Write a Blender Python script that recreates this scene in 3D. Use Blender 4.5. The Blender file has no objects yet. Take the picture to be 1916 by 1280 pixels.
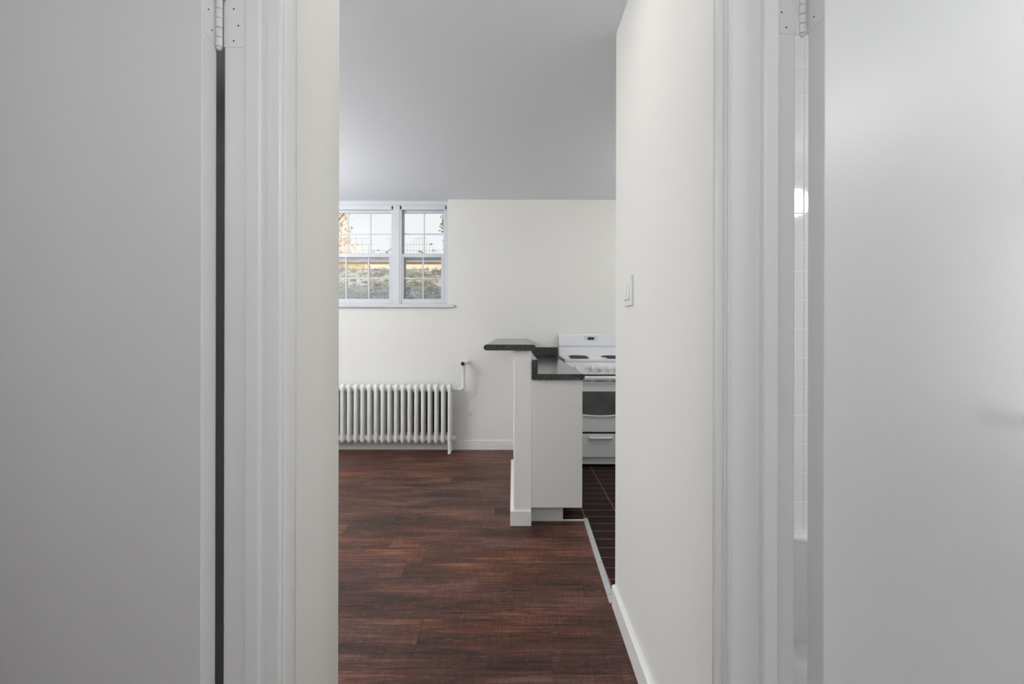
import bpy, bmesh, math, random
from mathutils import Vector, Matrix

random.seed(7)
PI = math.pi
C = bpy.context.scene.collection

# ------------------------------------------------------------------ camera, world, sun, lights, exposure
# one point perspective: focal length 958 px on a 1916 px frame, vanishing point at (960, 616), eye 1.18 m above the floor
cam_d = bpy.data.cameras.new('camera')
cam_d.sensor_width = 36.0
cam_d.lens = 958.0 / 1916.0 * 36.0
cam_d.shift_x = (958.0 - 960.0) / 1916.0
cam_d.shift_y = -24.0 / 1916.0
cam_d.clip_start = 0.05
cam = bpy.data.objects.new('camera', cam_d)
cam.location = (0, 0, 1.18)
cam.rotation_euler = (PI / 2, -0.0022, 0)
C.objects.link(cam)
bpy.context.scene.camera = cam

w = bpy.data.worlds.new('overcast_sky')
bpy.context.scene.world = w
w.use_nodes = True
wb = w.node_tree.nodes['Background']
wb.inputs[0].default_value = (0.95, 0.975, 1.0, 1)
wb.inputs[1].default_value = 1.0

vs = bpy.context.scene.view_settings
vs.view_transform = 'Standard'
vs.look = 'None'
vs.gamma = 1.0
vs.use_curve_mapping = False
vs.exposure = 0.0


def lamp(name, kind, loc, energy, color=(1, 1, 1), size=0.1, direction=None, size_y=None):
    d = bpy.data.lights.new(name, kind)
    d.energy = energy
    d.color = color
    if kind == 'POINT':
        d.shadow_soft_size = size
    elif kind == 'AREA':
        d.size = size
        if size_y:
            d.shape = 'RECTANGLE'
            d.size_y = size_y
        else:
            d.shape = 'DISK'
    elif kind == 'SUN':
        d.angle = size
    o = bpy.data.objects.new(name, d)
    o.location = loc
    if direction is not None:
        o.rotation_euler = Vector(direction).to_track_quat('-Z', 'Y').to_euler()
    C.objects.link(o)
    return o


lamp('sun', 'SUN', (4, -6, 9), 4.6, (1.0, 0.93, 0.82), 0.02, (-0.25, 0.75, -0.55))
lamp('living_room_lamp', 'POINT', (-2.90, 2.20, 2.26), 54, (1.0, 0.99, 0.975), 0.085)
lamp('living_room_side_fill', 'AREA', (-3.45, 2.60, 1.40), 15, (0.90, 0.95, 1.0), 1.5, (1, 0.1, 0.35), 1.3)  # added soft fill from the left, no real window there
lamp('ceiling_fill', 'AREA', (-2.60, 3.65, 1.62), 30, (0.90, 0.95, 1.0), 0.30, (0.12, 0.05, 1))  # added light aimed upwards to brighten the ceiling, not a known lamp
lamp('entry_fill', 'AREA', (-0.04, 1.60, 2.435), 2.2, (1.0, 0.995, 0.985), 0.30, (0, 0, -1))  # added downward fill for the cabinet front and near walls
lamp('kitchen_lamp', 'POINT', (1.72, 3.65, 2.20), 20, (1.0, 0.99, 0.97), 0.12)
lamp('bathroom_lamp', 'POINT', (1.95, 0.50, 2.06), 16.5, (1.0, 1.0, 1.0), 0.09)
lamp('bathroom_fill', 'AREA', (2.36, 1.55, 1.15), 10, (0.97, 0.99, 1.0), 0.7, (-1, 0.45, -0.25), 0.9)  # unseen area light added to brighten the tub front and bathroom floor
lamp('left_room_fill', 'POINT', (-1.75, -0.30, 2.05), 15, (1.0, 1.0, 1.0), 0.12)  # added fill for the face of the left door
lamp('hall_fill', 'POINT', (0.25, -0.55, 1.95), 20, (1.0, 1.0, 1.0), 0.22)  # fill added behind the camera for doors, jambs and cabinet

# ------------------------------------------------------------------ materials


def new_mat(name):
    m = bpy.data.materials.new(name)
    m.use_nodes = True
    nt = m.node_tree
    return m, nt, nt.nodes['Principled BSDF']


def rgba(c):
    return (c[0], c[1], c[2], 1.0)


def plain(name, col, rough=0.5, bump=0.0, scale=200.0, var=0.0, metallic=0.0, coat=0.0, emit=None, dist=0.001, spec=0.5):
    m, nt, b = new_mat(name)
    b.inputs['Base Color'].default_value = rgba(col)
    b.inputs['Roughness'].default_value = rough
    b.inputs['Metallic'].default_value = metallic
    b.inputs['Coat Weight'].default_value = coat
    b.inputs['Specular IOR Level'].default_value = spec
    tc = nt.nodes.new('ShaderNodeTexCoord')
    nz = nt.nodes.new('ShaderNodeTexNoise')
    nz.inputs['Scale'].default_value = scale
    nz.inputs['Detail'].default_value = 3
    nt.links.new(tc.outputs['Object'], nz.inputs['Vector'])
    if var > 0:
        cr = nt.nodes.new('ShaderNodeValToRGB')
        cr.color_ramp.elements[0].color = rgba([x * (1 - var) for x in col])
        cr.color_ramp.elements[1].color = rgba([min(1, x * (1 + var)) for x in col])
        cr.color_ramp.elements[0].position = 0.3
        cr.color_ramp.elements[1].position = 0.7
        nt.links.new(nz.outputs['Fac'], cr.inputs['Fac'])
        nt.links.new(cr.outputs['Color'], b.inputs['Base Color'])
    if bump > 0:
        bp = nt.nodes.new('ShaderNodeBump')
        bp.inputs['Strength'].default_value = bump
        bp.inputs['Distance'].default_value = dist
        nt.links.new(nz.outputs['Fac'], bp.inputs['Height'])
        nt.links.new(bp.outputs['Normal'], b.inputs['Normal'])
    if emit:
        b.inputs['Emission Color'].default_value = rgba(emit[0])
        b.inputs['Emission Strength'].default_value = emit[1]
    return m


M_wall = plain('cream_wall_paint', (0.795, 0.789, 0.756), 0.55, 0.15, 160)
M_hall = plain('white_hall_paint', (0.80, 0.80, 0.79), 0.55, 0.15, 160)
M_ceil = plain('ceiling_paint', (0.86, 0.88, 0.915), 0.75, 0.12, 60, dist=0.002)
M_trim = plain('gloss_trim_paint', (0.80, 0.80, 0.80), 0.32, 0.08, 45, dist=0.002)
M_door = plain('door_paint', (0.78, 0.78, 0.78), 0.42, 0.16, 220)
M_base = plain('baseboard_paint', (0.82, 0.82, 0.81), 0.4)
M_frame = plain('white_vinyl', (0.66, 0.68, 0.71), 0.4)
M_rad = plain('radiator_enamel', (0.80, 0.80, 0.775), 0.4, 0.1, 90)
M_white = plain('white_enamel', (0.80, 0.81, 0.83), 0.22)
M_white2 = plain('white_plastic', (0.80, 0.80, 0.81), 0.35)
M_cab = plain('cabinet_melamine', (0.79, 0.79, 0.77), 0.45)
M_post = plain('bright_white_paint', (0.86, 0.86, 0.85), 0.5, 0.1, 160)
M_black = plain('black_plastic', (0.012, 0.012, 0.012), 0.3)
M_dark = plain('screw_hole', (0.03, 0.03, 0.03), 0.7)
M_seal = plain('dark_gap', (0.015, 0.015, 0.015), 0.8)
M_coil = plain('burner_coil', (0.03, 0.03, 0.032), 0.5)
M_grey = plain('grey_print', (0.33, 0.34, 0.36), 0.4, metallic=0.3)
M_lgrey = plain('pale_grey_print', (0.55, 0.56, 0.58), 0.4)
M_disp = plain('display_glass', (0.01, 0.01, 0.012), 0.12)
M_seg = plain('dim_segments', (0.12, 0.14, 0.14), 0.5)
M_oven = plain('oven_window_glass', (0.10, 0.10, 0.102), 0.22, var=0.25, scale=9)
M_alu = plain('aluminium_strip', (0.62, 0.64, 0.65), 0.38, metallic=0.55, var=0.06, scale=30)
M_tub = plain('tub_acrylic', (0.86, 0.86, 0.86), 0.15)
M_tile = plain('white_glazed_tile', (0.82, 0.83, 0.83), 0.06, 0.05, 6, dist=0.003)
M_grout = plain('white_grout', (0.90, 0.90, 0.90), 0.8)
M_bathfloor = plain('bathroom_floor', (0.62, 0.62, 0.62), 0.4, var=0.08, scale=12)
M_rail = plain('weathered_rail', (0.13, 0.07, 0.05), 0.8, var=0.3, scale=14)
M_wire = plain('rusty_wire', (0.30, 0.24, 0.21), 0.6)
M_bark = plain('bark', (0.20, 0.13, 0.09), 0.9, var=0.4, scale=20)
M_soil = plain('bank_soil', (0.46, 0.45, 0.42), 0.95, 0.5, 40, var=0.5, dist=0.02)
M_render = plain('sunlit_stucco', (0.95, 0.74, 0.50), 0.9, var=0.12, scale=5)
M_grass = plain('grass_ground', (0.22, 0.24, 0.14), 0.95, var=0.4, scale=8)
M_scrap = plain('pale_blue_plastic', (0.66, 0.71, 0.84), 0.4)
M_brick = plain('exterior_wall', (0.40, 0.33, 0.28), 0.9, var=0.2, scale=10)


def leaf_mat(name, cols):
    m, nt, b = new_mat(name)
    at = nt.nodes.new('ShaderNodeTexCoord')
    vo = nt.nodes.new('ShaderNodeTexWhiteNoise')
    sn = nt.nodes.new('ShaderNodeVectorMath')
    sn.operation = 'SNAP'
    sn.inputs[1].default_value = (0.09, 0.09, 0.09)
    nt.links.new(at.outputs['Object'], sn.inputs[0])
    nt.links.new(sn.outputs[0], vo.inputs['Vector'])
    cr = nt.nodes.new('ShaderNodeValToRGB')
    cr.color_ramp.interpolation = 'CONSTANT'
    el = cr.color_ramp.elements
    while len(el) < len(cols):
        el.new(0.5)
    for i, c in enumerate(cols):
        el[i].position = i / len(cols)
        el[i].color = rgba(c)
    nt.links.new(vo.outputs['Value'], cr.inputs['Fac'])
    nt.links.new(cr.outputs['Color'], b.inputs['Base Color'])
    b.inputs['Roughness'].default_value = 0.6
    # thin leaves let light through
    tr = nt.nodes.new('ShaderNodeBsdfTranslucent')
    nt.links.new(cr.outputs['Color'], tr.inputs['Color'])
    mx = nt.nodes.new('ShaderNodeMixShader')
    mx.inputs[0].default_value = 0.4
    out = nt.nodes['Material Output']
    nt.links.new(b.outputs[0], mx.inputs[1])
    nt.links.new(tr.outputs[0], mx.inputs[2])
    nt.links.new(mx.outputs[0], out.inputs['Surface'])
    return m


M_autumn = leaf_mat('autumn_leaves', [(0.90, 0.55, 0.20), (0.95, 0.75, 0.38), (0.62, 0.34, 0.14), (0.95, 0.85, 0.65), (0.45, 0.40, 0.16), (0.90, 0.62, 0.42)])
M_yellow = leaf_mat('yellow_leaves', [(0.95, 0.72, 0.10), (0.92, 0.80, 0.25), (0.80, 0.55, 0.10)])
M_ivy = leaf_mat('ivy_leaves', [(0.42, 0.46, 0.26), (0.66, 0.66, 0.58), (0.34, 0.28, 0.26), (0.80, 0.78, 0.74), (0.62, 0.44, 0.40), (0.22, 0.24, 0.16)])
M_gravel = leaf_mat('leaf_litter', [(0.66, 0.66, 0.63), (0.80, 0.80, 0.77), (0.46, 0.46, 0.42), (0.70, 0.70, 0.60), (0.88, 0.88, 0.87)])
M_vine = leaf_mat('green_vine_leaves', [(0.33, 0.31, 0.16), (0.50, 0.46, 0.24), (0.22, 0.20, 0.13), (0.60, 0.55, 0.38)])
M_dry = leaf_mat('dry_leaves', [(0.40, 0.24, 0.19), (0.55, 0.38, 0.32), (0.28, 0.17, 0.14)])


def glass_mat():
    m, nt, b = new_mat('window_glass')
    nt.nodes.remove(b)
    tr = nt.nodes.new('ShaderNodeBsdfTransparent')
    tr.inputs[0].default_value = (0.97, 0.98, 0.98, 1)
    gl = nt.nodes.new('ShaderNodeBsdfGlossy')
    gl.inputs['Roughness'].default_value = 0.02
    fr = nt.nodes.new('ShaderNodeFresnel')
    fr.inputs['IOR'].default_value = 1.4
    mx = nt.nodes.new('ShaderNodeMixShader')
    nt.links.new(fr.outputs[0], mx.inputs[0])
    nt.links.new(tr.outputs[0], mx.inputs[1])
    nt.links.new(gl.outputs[0], mx.inputs[2])
    nt.links.new(mx.outputs[0], nt.nodes['Material Output'].inputs['Surface'])
    return m


def screen_mat():
    m, nt, b = new_mat('insect_mesh')
    nt.nodes.remove(b)
    tr = nt.nodes.new('ShaderNodeBsdfTransparent')
    df = nt.nodes.new('ShaderNodeBsdfDiffuse')
    df.inputs[0].default_value = (0.55, 0.56, 0.58, 1)
    mx = nt.nodes.new('ShaderNodeMixShader')
    mx.inputs[0].default_value = 0.25
    nt.links.new(tr.outputs[0], mx.inputs[1])
    nt.links.new(df.outputs[0], mx.inputs[2])
    nt.links.new(mx.outputs[0], nt.nodes['Material Output'].inputs['Surface'])
    return m


M_glass = glass_mat()
M_screen = screen_mat()


def counter_mat():
    m, nt, b = new_mat('speckled_charcoal_laminate')
    tc = nt.nodes.new('ShaderNodeTexCoord')
    n1 = nt.nodes.new('ShaderNodeTexNoise')
    n1.inputs['Scale'].default_value = 170
    n1.inputs['Detail'].default_value = 4
    n1.inputs['Roughness'].default_value = 0.75
    nt.links.new(tc.outputs['Object'], n1.inputs['Vector'])
    cr = nt.nodes.new('ShaderNodeValToRGB')
    el = cr.color_ramp.elements
    el[0].position, el[0].color = 0.36, (0.006, 0.0065, 0.007, 1)
    el[1].position, el[1].color = 0.72, (0.20, 0.205, 0.21, 1)
    e = el.new(0.54)
    e.color = (0.030, 0.032, 0.035, 1)
    nt.links.new(n1.outputs['Fac'], cr.inputs['Fac'])
    nt.links.new(cr.outputs['Color'], b.inputs['Base Color'])
    b.inputs['Roughness'].default_value = 0.15
    b.inputs['Specular IOR Level'].default_value = 0.7
    return m


M_counter = counter_mat()


def math_node(nt, op, a, b=None, c=None):
    n = nt.nodes.new('ShaderNodeMath')
    n.operation = op
    for i, v in enumerate((a, b, c)):
        if v is None:
            continue
        if isinstance(v, (int, float)):
            n.inputs[i].default_value = v
        else:
            nt.links.new(v, n.inputs[i])
    return n.outputs[0]


def wood_mat():
    m, nt, b = new_mat('dark_brown_plank_floor')
    L = nt.links.new
    tc = nt.nodes.new('ShaderNodeTexCoord')
    sp = nt.nodes.new('ShaderNodeSeparateXYZ')
    L(tc.outputs['Object'], sp.inputs[0])
    x, y = sp.outputs[0], sp.outputs[1]
    W, LEN = 0.1668, 1.22
    yr = math_node(nt, 'DIVIDE', math_node(nt, 'SUBTRACT', y, 1.7504 - 10 * W), W)
    row = math_node(nt, 'FLOOR', yr)
    fy = math_node(nt, 'FRACT', yr)
    wn = nt.nodes.new('ShaderNodeTexWhiteNoise')
    wn.noise_dimensions = '1D'
    L(math_node(nt, 'ADD', row, 0.37), wn.inputs['W'])
    xs = math_node(nt, 'ADD', math_node(nt, 'DIVIDE', x, LEN), math_node(nt, 'MULTIPLY', wn.outputs['Value'], 7.31))
    col = math_node(nt, 'FLOOR', xs)
    fx = math_node(nt, 'FRACT', xs)
    cv = nt.nodes.new('ShaderNodeCombineXYZ')
    L(row, cv.inputs[0])
    L(col, cv.inputs[1])
    pid = nt.nodes.new('ShaderNodeTexWhiteNoise')
    pid.noise_dimensions = '2D'
    L(cv.outputs[0], pid.inputs['Vector'])
    # grain: noise stretched along the plank, shifted per plank
    gv = nt.nodes.new('ShaderNodeCombineXYZ')
    L(math_node(nt, 'ADD', math_node(nt, 'MULTIPLY', x, 4.2), math_node(nt, 'MULTIPLY', pid.outputs['Value'], 40)), gv.inputs[0])
    L(math_node(nt, 'MULTIPLY', y, 62), gv.inputs[1])
    L(math_node(nt, 'MULTIPLY', pid.outputs['Value'], 13), gv.inputs[2])
    g1 = nt.nodes.new('ShaderNodeTexNoise')
    g1.inputs['Scale'].default_value = 1.0
    g1.inputs['Detail'].default_value = 7
    g1.inputs['Roughness'].default_value = 0.68
    g1.inputs['Distortion'].default_value = 0.4
    L(gv.outputs[0], g1.inputs['Vector'])
    # blotches
    bv = nt.nodes.new('ShaderNodeCombineXYZ')
    L(math_node(nt, 'MULTIPLY', x, 2.2), bv.inputs[0])
    L(math_node(nt, 'MULTIPLY', y, 7.5), bv.inputs[1])
    L(math_node(nt, 'MULTIPLY', pid.outputs['Value'], 3), bv.inputs[2])
    g2 = nt.nodes.new('ShaderNodeTexNoise')
    g2.inputs['Scale'].default_value = 1.0
    g2.inputs['Detail'].default_value = 3
    L(bv.outputs[0], g2.inputs['Vector'])
    # saw marks across the plank
    sv = nt.nodes.new('ShaderNodeCombineXYZ')
    L(math_node(nt, 'MULTIPLY', x, 130), sv.inputs[0])
    L(math_node(nt, 'MULTIPLY', y, 9), sv.inputs[1])
    g3 = nt.nodes.new('ShaderNodeTexNoise')
    g3.inputs['Scale'].default_value = 1.0
    g3.inputs['Detail'].default_value = 2
    L(sv.outputs[0], g3.inputs['Vector'])
    cr = nt.nodes.new('ShaderNodeValToRGB')
    el = cr.color_ramp.elements
    el[0].position, el[0].color = 0.36, (0.011, 0.0035, 0.0025, 1)
    el[1].position, el[1].color = 0.64, (0.215, 0.100, 0.066, 1)
    e = el.new(0.50)
    e.color = (0.082, 0.028, 0.0165, 1)
    f = math_node(nt, 'ADD', math_node(nt, 'MULTIPLY', g1.outputs['Fac'], 0.60), math_node(nt, 'MULTIPLY', g2.outputs['Fac'], 0.36))
    f = math_node(nt, 'ADD', f, math_node(nt, 'MULTIPLY', math_node(nt, 'SUBTRACT', g3.outputs['Fac'], 0.5), 0.13))
    f = math_node(nt, 'ADD', f, math_node(nt, 'MULTIPLY', math_node(nt, 'SUBTRACT', pid.outputs['Value'], 0.3), 0.06))
    L(f, cr.inputs['Fac'])
    # seams
    sy = math_node(nt, 'LESS_THAN', math_node(nt, 'MINIMUM', fy, math_node(nt, 'SUBTRACT', 1.0, fy)), 0.008)
    sx = math_node(nt, 'LESS_THAN', math_node(nt, 'MINIMUM', fx, math_node(nt, 'SUBTRACT', 1.0, fx)), 0.0011)
    seam = math_node(nt, 'MAXIMUM', sy, sx)
    mx = nt.nodes.new('ShaderNodeMix')
    mx.data_type = 'RGBA'
    mx.inputs['B'].default_value = (0.010, 0.004, 0.003, 1)
    L(math_node(nt, 'MULTIPLY', seam, 0.75), mx.inputs['Factor'])
    # some boards lean to orange brown, some to plum
    hv = nt.nodes.new('ShaderNodeCombineXYZ')
    L(math_node(nt, 'MULTIPLY', x, 1.1), hv.inputs[0])
    L(math_node(nt, 'MULTIPLY', y, 2.4), hv.inputs[1])
    L(math_node(nt, 'MULTIPLY', pid.outputs['Value'], 0.8), hv.inputs[2])
    g4 = nt.nodes.new('ShaderNodeTexNoise')
    g4.inputs['Scale'].default_value = 1.0
    g4.inputs['Detail'].default_value = 2
    L(hv.outputs[0], g4.inputs['Vector'])
    hr = nt.nodes.new('ShaderNodeValToRGB')
    hr.color_ramp.elements[0].position, hr.color_ramp.elements[0].color = 0.34, (0.80, 0.86, 1.15, 1)
    hr.color_ramp.elements[1].position, hr.color_ramp.elements[1].color = 0.66, (1.18, 1.0, 0.72, 1)
    L(g4.outputs['Fac'], hr.inputs['Fac'])
    hm = nt.nodes.new('ShaderNodeMix')
    hm.data_type = 'RGBA'
    hm.blend_type = 'MULTIPLY'
    hm.inputs['Factor'].default_value = 1.0
    L(cr.outputs['Color'], hm.inputs['A'])
    L(hr.outputs['Color'], hm.inputs['B'])
    # pale worn flecks along the grain
    fv = nt.nodes.new('ShaderNodeCombineXYZ')
    L(math_node(nt, 'MULTIPLY', x, 22), fv.inputs[0])
    L(math_node(nt, 'MULTIPLY', y, 150), fv.inputs[1])
    g5 = nt.nodes.new('ShaderNodeTexNoise')
    g5.inputs['Scale'].default_value = 1.0
    g5.inputs['Detail'].default_value = 4
    L(fv.outputs[0], g5.inputs['Vector'])
    fl = nt.nodes.new('ShaderNodeValToRGB')
    fl.color_ramp.elements[0].position = 0.60
    fl.color_ramp.elements[1].position = 0.72
    L(g5.outputs['Fac'], fl.inputs['Fac'])
    fm = nt.nodes.new('ShaderNodeMix')
    fm.data_type = 'RGBA'
    fm.inputs['B'].default_value = (0.26, 0.165, 0.135, 1)
    L(math_node(nt, 'MULTIPLY', fl.outputs['Color'], 0.55), fm.inputs['Factor'])
    L(hm.outputs['Result'], fm.inputs['A'])
    L(fm.outputs['Result'], mx.inputs['A'])
    L(mx.outputs['Result'], b.inputs['Base Color'])
    rr = math_node(nt, 'ADD', 0.36, math_node(nt, 'MULTIPLY', g1.outputs['Fac'], 0.22))
    L(rr, b.inputs['Roughness'])
    b.inputs['Specular IOR Level'].default_value = 0.35
    bp = nt.nodes.new('ShaderNodeBump')
    bp.inputs['Strength'].default_value = 0.35
    bp.inputs['Distance'].default_value = 0.0015
    h = math_node(nt, 'SUBTRACT', math_node(nt, 'ADD', g1.outputs['Fac'], math_node(nt, 'MULTIPLY', g3.outputs['Fac'], 0.5)), math_node(nt, 'MULTIPLY', seam, 0.8))
    L(h, bp.inputs['Height'])
    L(bp.outputs['Normal'], b.inputs['Normal'])
    return m


def floor_tile_mat():
    m, nt, b = new_mat('dark_brown_floor_tile')
    L = nt.links.new
    tc = nt.nodes.new('ShaderNodeTexCoord')
    sp = nt.nodes.new('ShaderNodeSeparateXYZ')
    L(tc.outputs['Object'], sp.inputs[0])
    x, y = sp.outputs[0], sp.outputs[1]
    P = 0.1158
    yr = math_node(nt, 'DIVIDE', math_node(nt, 'SUBTRACT', y, 2.418 - 30 * P), P)
    fy = math_node(nt, 'FRACT', yr)
    Q = 0.2135
    xr = math_node(nt, 'DIVIDE', math_node(nt, 'SUBTRACT', x, 0.668 - 20 * Q), Q)
    fx = math_node(nt, 'FRACT', xr)
    sy = math_node(nt, 'LESS_THAN', math_node(nt, 'MINIMUM', fy, math_node(nt, 'SUBTRACT', 1.0, fy)), 0.014)
    sx = math_node(nt, 'LESS_THAN', math_node(nt, 'MINIMUM', fx, math_node(nt, 'SUBTRACT', 1.0, fx)), 0.0085)
    g = math_node(nt, 'MAXIMUM', sx, sy)
    nz = nt.nodes.new('ShaderNodeTexNoise')
    nz.inputs['Scale'].default_value = 18
    nz.inputs['Detail'].default_value = 5
    L(tc.outputs['Object'], nz.inputs['Vector'])
    cr = nt.nodes.new('ShaderNodeValToRGB')
    cr.color_ramp.elements[0].color = (0.006, 0.0022, 0.0015, 1)
    cr.color_ramp.elements[1].color = (0.028, 0.010, 0.006, 1)
    cr.color_ramp.elements[0].position = 0.3
    cr.color_ramp.elements[1].position = 0.75
    L(nz.outputs['Fac'], cr.inputs['Fac'])
    mx = nt.nodes.new('ShaderNodeMix')
    mx.data_type = 'RGBA'
    mx.inputs['B'].default_value = (0.42, 0.24, 0.20, 1)
    L(g, mx.inputs['Factor'])
    L(cr.outputs['Color'], mx.inputs['A'])
    L(mx.outputs['Result'], b.inputs['Base Color'])
    b.inputs['Roughness'].default_value = 0.45
    b.inputs['Specular IOR Level'].default_value = 0.10
    bp = nt.nodes.new('ShaderNodeBump')
    bp.inputs['Strength'].default_value = 0.4
    bp.inputs['Distance'].default_value = 0.001
    bp.invert = True
    L(g, bp.inputs['Height'])
    L(bp.outputs['Normal'], b.inputs['Normal'])
    return m


M_wood = wood_mat()
M_ftile = floor_tile_mat()

# ------------------------------------------------------------------ mesh helpers


def box(bm, x0, x1, y0, y1, z0, z1, mat=None):
    x0, x1 = min(x0, x1), max(x0, x1)
    y0, y1 = min(y0, y1), max(y0, y1)
    z0, z1 = min(z0, z1), max(z0, z1)
    P = [(x0, y0, z0), (x1, y0, z0), (x1, y1, z0), (x0, y1, z0), (x0, y0, z1), (x1, y0, z1), (x1, y1, z1), (x0, y1, z1)]
    vs_ = [bm.verts.new((mat @ Vector(p)) if mat else p) for p in P]
    for f in ((3, 2, 1, 0), (4, 5, 6, 7), (0, 1, 5, 4), (1, 2, 6, 5), (2, 3, 7, 6), (3, 0, 4, 7)):
        bm.faces.new([vs_[i] for i in f])


def hexa(bm, P):
    vs_ = [bm.verts.new(p) for p in P]
    for f in ((3, 2, 1, 0), (4, 5, 6, 7), (0, 1, 5, 4), (1, 2, 6, 5), (2, 3, 7, 6), (3, 0, 4, 7)):
        bm.faces.new([vs_[i] for i in f])


def prism(bm, prof, a0, a1, axis='Z'):
    """extrude a closed 2D profile along an axis: Z -> (x, y), Y -> (x, z), X -> (y, z)"""
    def at(p, a):
        return (p[0], p[1], a) if axis == 'Z' else (p[0], a, p[1]) if axis == 'Y' else (a, p[0], p[1])
    A = [bm.verts.new(at(p, a0)) for p in prof]
    B = [bm.verts.new(at(p, a1)) for p in prof]
    n = len(prof)
    for i in range(n):
        j = (i + 1) % n
        bm.faces.new((A[i], A[j], B[j], B[i]))
    bm.faces.new(A[::-1])
    bm.faces.new(B)


def cyl(bm, p0, p1, r0, r1=None, seg=20, caps=True):
    p0, p1 = Vector(p0), Vector(p1)
    r1 = r0 if r1 is None else r1
    d = (p1 - p0).normalized()
    up = Vector((0, 0, 1)) if abs(d.z) < 0.9 else Vector((1, 0, 0))
    u = d.cross(up).normalized()
    v = d.cross(u)
    A, B = [], []
    for i in range(seg):
        a = 2 * PI * i / seg
        o = u * math.cos(a) + v * math.sin(a)
        A.append(bm.verts.new(p0 + o * r0))
        B.append(bm.verts.new(p1 + o * r1))
    for i in range(seg):
        j = (i + 1) % seg
        bm.faces.new((A[i], A[j], B[j], B[i]))
    if caps:
        bm.faces.new(A[::-1])
        bm.faces.new(B)


def lathe(bm, prof, origin, axis, seg=24):
    """prof: list of (distance along the axis, radius)"""
    o, d = Vector(origin), Vector(axis).normalized()
    up = Vector((0, 0, 1)) if abs(d.z) < 0.9 else Vector((1, 0, 0))
    u = d.cross(up).normalized()
    v = d.cross(u)
    rings = []
    for t, r in prof:
        rings.append([bm.verts.new(o + d * t + (u * math.cos(2 * PI * i / seg) + v * math.sin(2 * PI * i / seg)) * max(r, 1e-5)) for i in range(seg)])
    for a, b in zip(rings, rings[1:]):
        for i in range(seg):
            j = (i + 1) % seg
            bm.faces.new((a[i], a[j], b[j], b[i]))
    bm.faces.new(rings[0][::-1])
    bm.faces.new(rings[-1])


def tube(bm, pts, r, seg=12, closed=False, radii=None):
    pts = [Vector(p) for p in pts]
    n = len(pts)
    rings = []
    prev = None
    for i in range(n):
        if closed:
            t = (pts[(i + 1) % n] - pts[i - 1]).normalized()
        else:
            t = (pts[min(i + 1, n - 1)] - pts[max(i - 1, 0)]).normalized()
        if prev is None:
            up = Vector((0, 0, 1)) if abs(t.z) < 0.9 else Vector((1, 0, 0))
            u = t.cross(up).normalized()
        else:
            u = (prev - t * prev.dot(t)).normalized()
        prev = u
        v = t.cross(u)
        rr = radii[i] if radii else r
        rings.append([bm.verts.new(pts[i] + (u * math.cos(2 * PI * k / seg) + v * math.sin(2 * PI * k / seg)) * rr) for k in range(seg)])
    pairs = list(zip(rings, rings[1:])) + ([(rings[-1], rings[0])] if closed else [])
    for a, b in pairs:
        for i in range(seg):
            j = (i + 1) % seg
            bm.faces.new((a[i], a[j], b[j], b[i]))
    if not closed:
        bm.faces.new(rings[0][::-1])
        bm.faces.new(rings[-1])


def obj(name, bm, mat, parent=None, bevel=0.0, smooth=False, seg=2):
    bmesh.ops.recalc_face_normals(bm, faces=bm.faces)
    me = bpy.data.meshes.new(name)
    bm.to_mesh(me)
    bm.free()
    me.materials.append(mat)
    o = bpy.data.objects.new(name, me)
    C.objects.link(o)
    if parent is not None:
        o.parent = parent
    if bevel > 0:
        md = o.modifiers.new('bevel', 'BEVEL')
        md.width = bevel
        md.segments = seg
        md.limit_method = 'ANGLE'
        md.angle_limit = math.radians(40)
        md.harden_normals = False
    if smooth:
        for p in me.polygons:
            p.use_smooth = True
        if hasattr(me, 'set_sharp_from_angle'):
            me.set_sharp_from_angle(angle=math.radians(42))
    return o


def BM():
    return bmesh.new()


def part(name, mat, parent, fn, **kw):
    bm = BM()
    fn(bm)
    return obj(name, bm, mat, parent, **kw)


def tag(o, label, cat, group=None, kind=None):
    o['label'] = label
    o['category'] = cat
    if group:
        o['group'] = group
    if kind:
        o['kind'] = kind
    return o


def thing(name, label, cat, loc=(0, 0, 0), group=None, kind=None):
    """An Empty at the thing's base; parts are modelled in world coordinates and re-based by keep()."""
    o = bpy.data.objects.new(name, None)
    C.objects.link(o)
    o.location = loc
    o.empty_display_size = 0.1
    return tag(o, label, cat, group, kind)


def rebase(root):
    """parts were modelled in world coordinates: move their meshes so that the root's location is their origin"""
    off = Vector(root.location)
    seen = set()
    for c in root.children_recursive:
        if c.type == 'MESH' and c.data.name not in seen:
            seen.add(c.data.name)
            c.data.transform(Matrix.Translation(-off))


def struct(name, bm, mat, label, cat, **kw):
    o = obj(name, bm, mat, None, **kw)
    return tag(o, label, cat, None, 'structure')


H = 2.45          # ceiling height
YB = 5.02         # back wall
# ------------------------------------------------------------------ room shell
bm = BM()
box(bm, -3.62, 0.4375, -1.8, 3.166, -0.12, 0.0)
box(bm, -3.62, 0.060, 3.166, 5.30, -0.12, 0.0)
struct('floor', bm, M_wood, 'dark reddish brown plank floor with worn grain running across the room', 'floor')
bm = BM()
box(bm, 0.4375, 2.50, 2.10, 3.166, -0.12, 0.0)
box(bm, 0.060, 2.50, 3.166, 5.30, -0.12, 0.0)
struct('floor_kitchen', bm, M_ftile, 'very dark brown tiled kitchen floor with thin pinkish grout lines', 'floor')
bm = BM()
box(bm, 0.4375, 2.50, -1.8, 2.10, -0.12, 0.0)
struct('floor_bathroom', bm, M_bathfloor, 'pale grey bathroom floor below the white tub', 'floor')
bm = BM()
box(bm, -3.62, 2.50, -1.8, 5.30, H, H + 0.25)
struct('ceiling', bm, M_ceil, 'plain pale grey painted ceiling above the living area', 'ceiling')

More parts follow.
